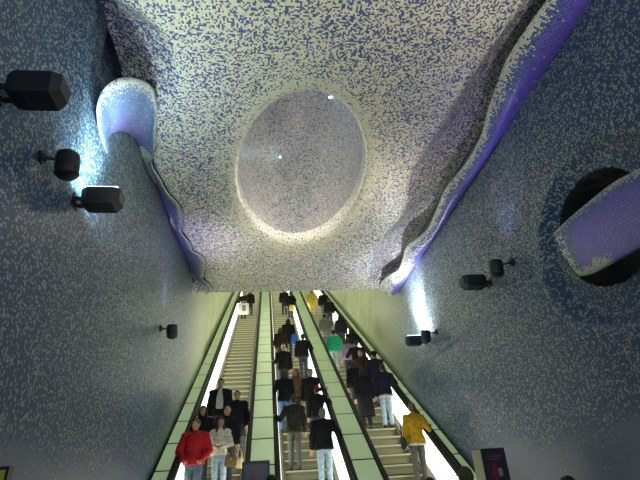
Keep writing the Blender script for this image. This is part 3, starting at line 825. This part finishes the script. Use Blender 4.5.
# middle escalator: most riders turn their backs
rider(1.01, 45, 1.73, 0, 'person in black at the very top of the middle escalator, left of two', hair='short', tc=BL)
rider(1.34, 43, 1.68, 0, 'person in black carrying a yellow bag high on the middle escalator', hair='short', tc=BL, larm='carry', rarm=rail('middle', 1, 1.34, 43))
rider(.88, 27, 1.66, 0, 'person in black coat with a bright blue bag on the middle escalator', hair='bob', hc='black', top='coat', tc=BL, rarm='carry')
rider(.50, 24, 1.60, 0, 'small brown haired person in dark brown at the left handrail, above the white cap', hair='bob', hc='brown', tc=(.035, .02, .015), female=True)
rider(1.30, 21, 1.67, 0, 'broad person in black jacket by the right handrail, just below the blue bag', hair='short', tc=BL, wide=1.18, rarm=rail('middle', 1, 1.30, 21))
rider(.53, 18, 1.66, PI, 'man with white cap and black jacket looking back down, hand on the left handrail', hair='cap_badge', tc=BL, rarm=rail('middle', -1, .53, 18, -.05), skin='ruddy')
rider(.46, 12, 1.68, 0, 'woman with long brown hair, black jacket and blue jeans at the left handrail', hair='long', hc='brown', tc=BL, leg=(.06, .12, .24), female=True, larm=rail('middle', -1, .46, 12))
rider(.83, 13, 1.55, 2.6, 'woman with reddish blond hair and tan scarf in the middle of the crowd', hair='long', hc='auburn', tc=(.20, .14, .075), female=True, skin='ruddy')
rider(1.20, 12, 1.69, 2.7, 'dark haired man in black turning his face to us, hand on right handrail', hair='short', hc='black', tc=BL, larm=rail('middle', 1, 1.20, 12, -.02), skin='tan')
rider(1.28, 10, 1.53, 0, 'short person with a red hood and black jacket behind the grey haired man', hair='hood', tc=BL, rarm=rail('middle', 1, 1.28, 10))
rider(.62, 8, 1.66, 0, 'person in dark olive coat and grey trousers standing lowest at the left handrail', hair='short', hc='brown', top='jacket', tc=OL, leg=GT, stride=.12, larm=rail('middle', -1, .62, 8))
rider(1.22, 6, 1.68, 0, 'grey haired man in black jacket and light jeans, nearest on the middle escalator', hair='short', hc='grey', tc=BL, leg=LJ, rarm=rail('middle', 1, 1.22, 6), wide=1.15, skin='ruddy')
# right escalator
rider(2.63, 44, 1.70, 0, 'person in pale yellow coat at the top left of the right escalator', hair='short', hc='blond', top='coat', tc=(.62, .50, .10), leg=(.40, .34, .14))
rider(3.24, 42, 1.78, 0, 'tall person in black jacket and grey trousers near the top of the right escalator', hair='short', tc=BL, leg=(.10, .11, .10))
rider(3.32, 38, 1.66, 0, 'person in black by the wall side, right behind the tall rider near the top', hair='short', tc=BL)
rider(2.58, 29, 1.62, 0, 'person in grey hooded coat on the left of the upper right escalator', hair='beanie', top='coat', tc=(.17, .18, .17), leg=GT)
rider(3.22, 28, 1.69, 0, 'dark haired person in dark plum jacket halfway up the right escalator', hair='bob', hc='black', tc=(.025, .018, .035), female=True)
rider(3.30, 23, 1.63, 0, 'dark haired person in black at the wall side handrail, above the phone holder', hair='bob', hc='black', tc=BL, female=True, rarm=rail('right', 1, 3.30, 23))
rider(2.52, 22, 1.68, 0, 'person in bright green jacket on the right escalator', hair='short', hc='black', tc=(.03, .42, .24), leg=(.26, .30, .28))
rider(2.90, 20, 1.59, 0, 'person in a lilac top beside the green jacket', hair='bob', hc='brown', tc=(.30, .24, .36), female=True)
rider(3.06, 18, 1.74, 0, 'person in black lifting a hand, below the lilac top', hair='short', tc=BL, rarm='raise', larm='raise')
rider(3.02, 16, 1.66, 2.3, 'person in dark brown looking round sideways in the crowd on the right escalator', hair='short', hc='brown', tc=(.03, .022, .016), skin='ruddy', turn=.3)
rider(3.36, 15, 1.73, 0, 'person with wide black hat and dark purple coat on the right escalator', hair='hat', tc=(.022, .018, .040), top='jacket', turn=.5)
rider(2.62, 14, 1.60, 0, 'brown haired person in black on the left side, above the long black coat', hair='bob', hc='brown', tc=(.02, .016, .012), female=True)
rider(2.70, 12, 1.66, 0, 'person in an ankle long black coat on the right escalator', hair='long', hc='black', top='long', tc=BL, leg=DK, female=True)
rider(3.30, 12, 1.76, 0, 'man in black jacket with a pale shirt hem and light blue jeans', hair='short', hc='black', tc=NV, leg=LJ, hem=(.52, .52, .40), rarm=rail('right', 1, 3.30, 12))
rider(3.30, 6, 1.71, 0, 'woman in yellow jacket and grey trousers, lowest on the right escalator', hair='bun', hc='lightbrown', top='jacket', tc=YEL, leg=(.075, .080, .075), female=True, rarm=rail('right', 1, 3.30, 6), larm='down', hem=(.42, .42, .36))
# on the floor below, only the tops of their heads reach the picture
person(2.17, 5.6, 0, 1.63, .2, 'person in an olive cap standing on the floor before the right information stand', hair='cap', tc=OL)
person(2.05, 6.55, 0, 1.56, -.1, 'dark haired person on the floor at the foot of the right escalator', hair='short', tc=BL)
person(2.99, 5.0, 0, 1.50, .1, 'dark haired person on the floor at the bottom right, before the mosaic wall', hair='short', tc=DK)
person(.04, 6.15, 0, 1.69, 0, 'dark haired person on the floor just right of the middle information stand', hair='short', tc=BL)

# ------------------------------------------------------------------ bags
def rbox(name, c, d, mat, parent, bev=.02, taper=1.):
    return MB().box(c, d, None, taper).build(name, mat, parent, False, bev)
def loop(P, r, name, mat, parent): return MB().path([Vector(p) for p in P], r).build(name, mat, parent, True)
def bag(name, x, Y, z, rz, label, d, mat, handle, taper=.85, ht=.22, extra=None):
    e = tag(empty(name, (x, Y, z), rz), label, 'bag'); w, t, hh = d
    rbox('bag_body', (0, 0, hh/2), d, mat, e, min(.03, t*.3), taper)
    for sd in (-1, 1):
        a = [(math.cos(PI*k/8)*w*.28, sd*t*.22, hh-.01+math.sin(PI*k/8)*ht) for k in range(9)]
        loop(a, .008, 'handle', handle, e)
    if extra: extra(e)
    return e
Y, z = on(43)
def rect(e): MB().box((.02, -.075, .36), (.20, .006, .34)).build('printed_panel', plain('print_blue', (.22, .27, .34), .6), e)
bag('shopping_bag', -1.33, Y-.46, z+.20, 0, 'large white shopping bag with grey blue panel near the top of the left escalator', (.58, .14, .66), plain('paper_white', (.86, .86, .82), .6, noise=.03), plain('cord_white', (.7, .7, .66), .7), .98, .14, rect)
Y, z = on(43); bag('shoulder_bag', 1.40, Y-.28, z+.42, 0, 'yellow bag carried by a rider high on the middle escalator', (.36, .13, .36), plain('bag_yellow', (.58, .42, .10), .6, noise=.1), M_black)
Y, z = on(27); bag('shoulder_bag', 1.12, Y-.28, z+.50, 0, 'bright blue bag carried on the middle escalator', (.32, .14, .40), plain('bag_blue', (.02, .10, .50), .6, noise=.1), M_black)
Y, z = on(6)
def clasp(e): MB().ell((0, -.075, .15), (.014, .006, .014)).build('clasp', plain('brass', (.6, .45, .15), .3, .9), e, True)
bag('handbag', -.77, Y-.32, z+.58, .2, 'dark tan handbag on the arm of the woman in the cream sweater', (.26, .13, .24), plain('leather_tan', (.16, .10, .035), .45, noise=.2), plain('leather_dark', (.10, .06, .03), .5), .8, .17, clasp)
bag('handbag', -.60, Y-.10, z+.55, -.2, 'cream handbag beside the dark tan one on the left escalator', (.17, .11, .22), plain('leather_cream', (.50, .46, .26), .45, noise=.15), plain('leather_cream', (0, 0, 0)), .8, .18, clasp)
Y, z = on(6)
bag('shoulder_bag', 2.99, Y-.06, z+.72, 1.2, 'black bag at the left hip of the woman in yellow', (.30, .12, .26), plain('bag_black', (.016, .016, .018), .45), M_black, .85, .30)
#PE#

# ------------------------------------------------------------------ light
def area(name, loc, size, power, col, rot=(0, 0, 0), sy=None, spread=None):
    l = bpy.data.lights.new(name, 'AREA'); l.energy = power; l.color = col; l.size = size
    if sy: l.shape = 'RECTANGLE'; l.size_y = sy
    if spread: l.spread = spread
    o = bpy.data.objects.new(name, l); COL.objects.link(o); o.location = loc; o.rotation_euler = rot; return o
def spot(name, loc, target, power, col, angle, blend=.6, r=.08):
    l = bpy.data.lights.new(name, 'SPOT'); l.energy = power; l.color = col; l.spot_size = math.radians(angle); l.spot_blend = blend; l.shadow_soft_size = r
    o = bpy.data.objects.new(name, l); COL.objects.link(o); o.location = loc
    o.rotation_euler = (Vector(target)-Vector(loc)).to_track_quat('-Z', 'Y').to_euler(); return o
# beams of the box floods up the walls
def aim(o, t): o.rotation_euler = (Vector(t)-o.location).to_track_quat('-Z', 'Y').to_euler()
o = area('flood_glow', (XL+.32, 4.84, 4.79), .26, 30, (.62, .92, 1.), sy=.2); aim(o, (XL-.05, 5.0, 5.4))
spot('flood_beam', (XL+.50, 4.90, 4.82), (XL, 5.0, 5.7), 300, (.64, .92, 1.), 68, 1., .06)
o = area('flood_glow', (XR-.38, 11.25, 4.77), .26, 60, (.94, .95, 1.), sy=.2); aim(o, (XR+.0, 11.35, 5.5))
spot('flood_beam', (XR-.58, 11.35, 4.80), (XR, 11.5, 5.6), 950, (.94, .95, 1.), 72, 1., .06)
# violet wash of the round spotlights onto the cornices
VIO = (.50, .42, 1.)
spot('cornice_wash', (XL+.24, 9.71, 4.70), (XL+.46, 9.9, 7.0), 80, VIO, 80, 1., .07)
spot('cornice_wash', (XL+.24, 3.99, 4.70), (XL+.45, 5.2, 7.0), 26, VIO, 70, 1., .07)
spot('cornice_wash', (XR-.24, 6.66, 4.70), (XR-.34, 5.9, 7.0), 36, VIO, 90, 1., .07)
spot('cornice_wash', (XR-.24, 10.53, 4.68), (XR-.34, 10.9, 7.0), 20, (.66, .64, 1.), 80, 1., .07)
# floods aimed at the ceiling
spot('flood_ceiling', (XL+.5, 3.10, 4.75), (1.2, 6.0, H), 170, (.85, 1., .85), 130, 1., .12)
spot('flood_ceiling', (XR-.5, 7.42, 4.72), (.8, 8.2, H), 160, (1., .90, .80), 125, 1., .12)
spot('flood_ceiling', (XR-.5, 1.6, 4.72), (.8, 3.6, H), 225, (1., .93, .82), 130, 1., .12)
spot('flood_ceiling', (XL+.5, 9.7, 4.75), (.9, 10.4, H), 120, (1., .95, .88), 125, 1., .12)
# colour lamps in the dome
pl = bpy.data.lights.new('dome_lamp', 'POINT'); pl.energy = 26; pl.color = (.30, .55, 1.); pl.shadow_soft_size = .1
o = bpy.data.objects.new('dome_lamp', pl); COL.objects.link(o); o.location = (CX+.1, CY-1.1, H+2.0)
# unseen fill lamps added behind the viewer to brighten walls and riders
area('hall_fill', (.9, -3.5, 6.3), 3.0, 70, (.80, .92, 1.), (math.radians(20), 0, 0), 2.)
area('hall_fill', (.9, -4.0, 2.6), 4.5, 95, (.70, .86, 1.), (math.radians(95), 0, 0), 2.)
# strip lamps of the escalator shaft
for i in range(5):
    y = 15.5+4.6*i; z = 9.5+(y-YE)/(YS-YE)*(zs_(YS)+5.2-9.5)-.12
    e = tag(empty('shaft_lamp', (.875, y, z)), 'strip lamp across the ceiling of the escalator shaft', 'lamp', 'strip lamps of the shaft')
    MB().box((0, 0, .04), (3.2, .22, .05)).build('housing', M_frame, e); MB().box((0, 0, 0), (3.0, .16, .03)).build('diffuser', M_tube, e)
    area('shaft_glow', (.875, y, z-.06), 3., 30, (.92, 1., .66), (0, 0, 0), .2)

w = bpy.data.worlds.new('world'); scn.world = w; w.use_nodes = True
w.node_tree.nodes['Background'].inputs[0].default_value = (.05, .06, .09, 1); w.node_tree.nodes['Background'].inputs[1].default_value = .2
scn.view_settings.view_transform = 'Standard'; scn.view_settings.look = 'None'; scn.view_settings.gamma = 1; scn.view_settings.exposure = 0
scn.view_settings.use_curve_mapping = False
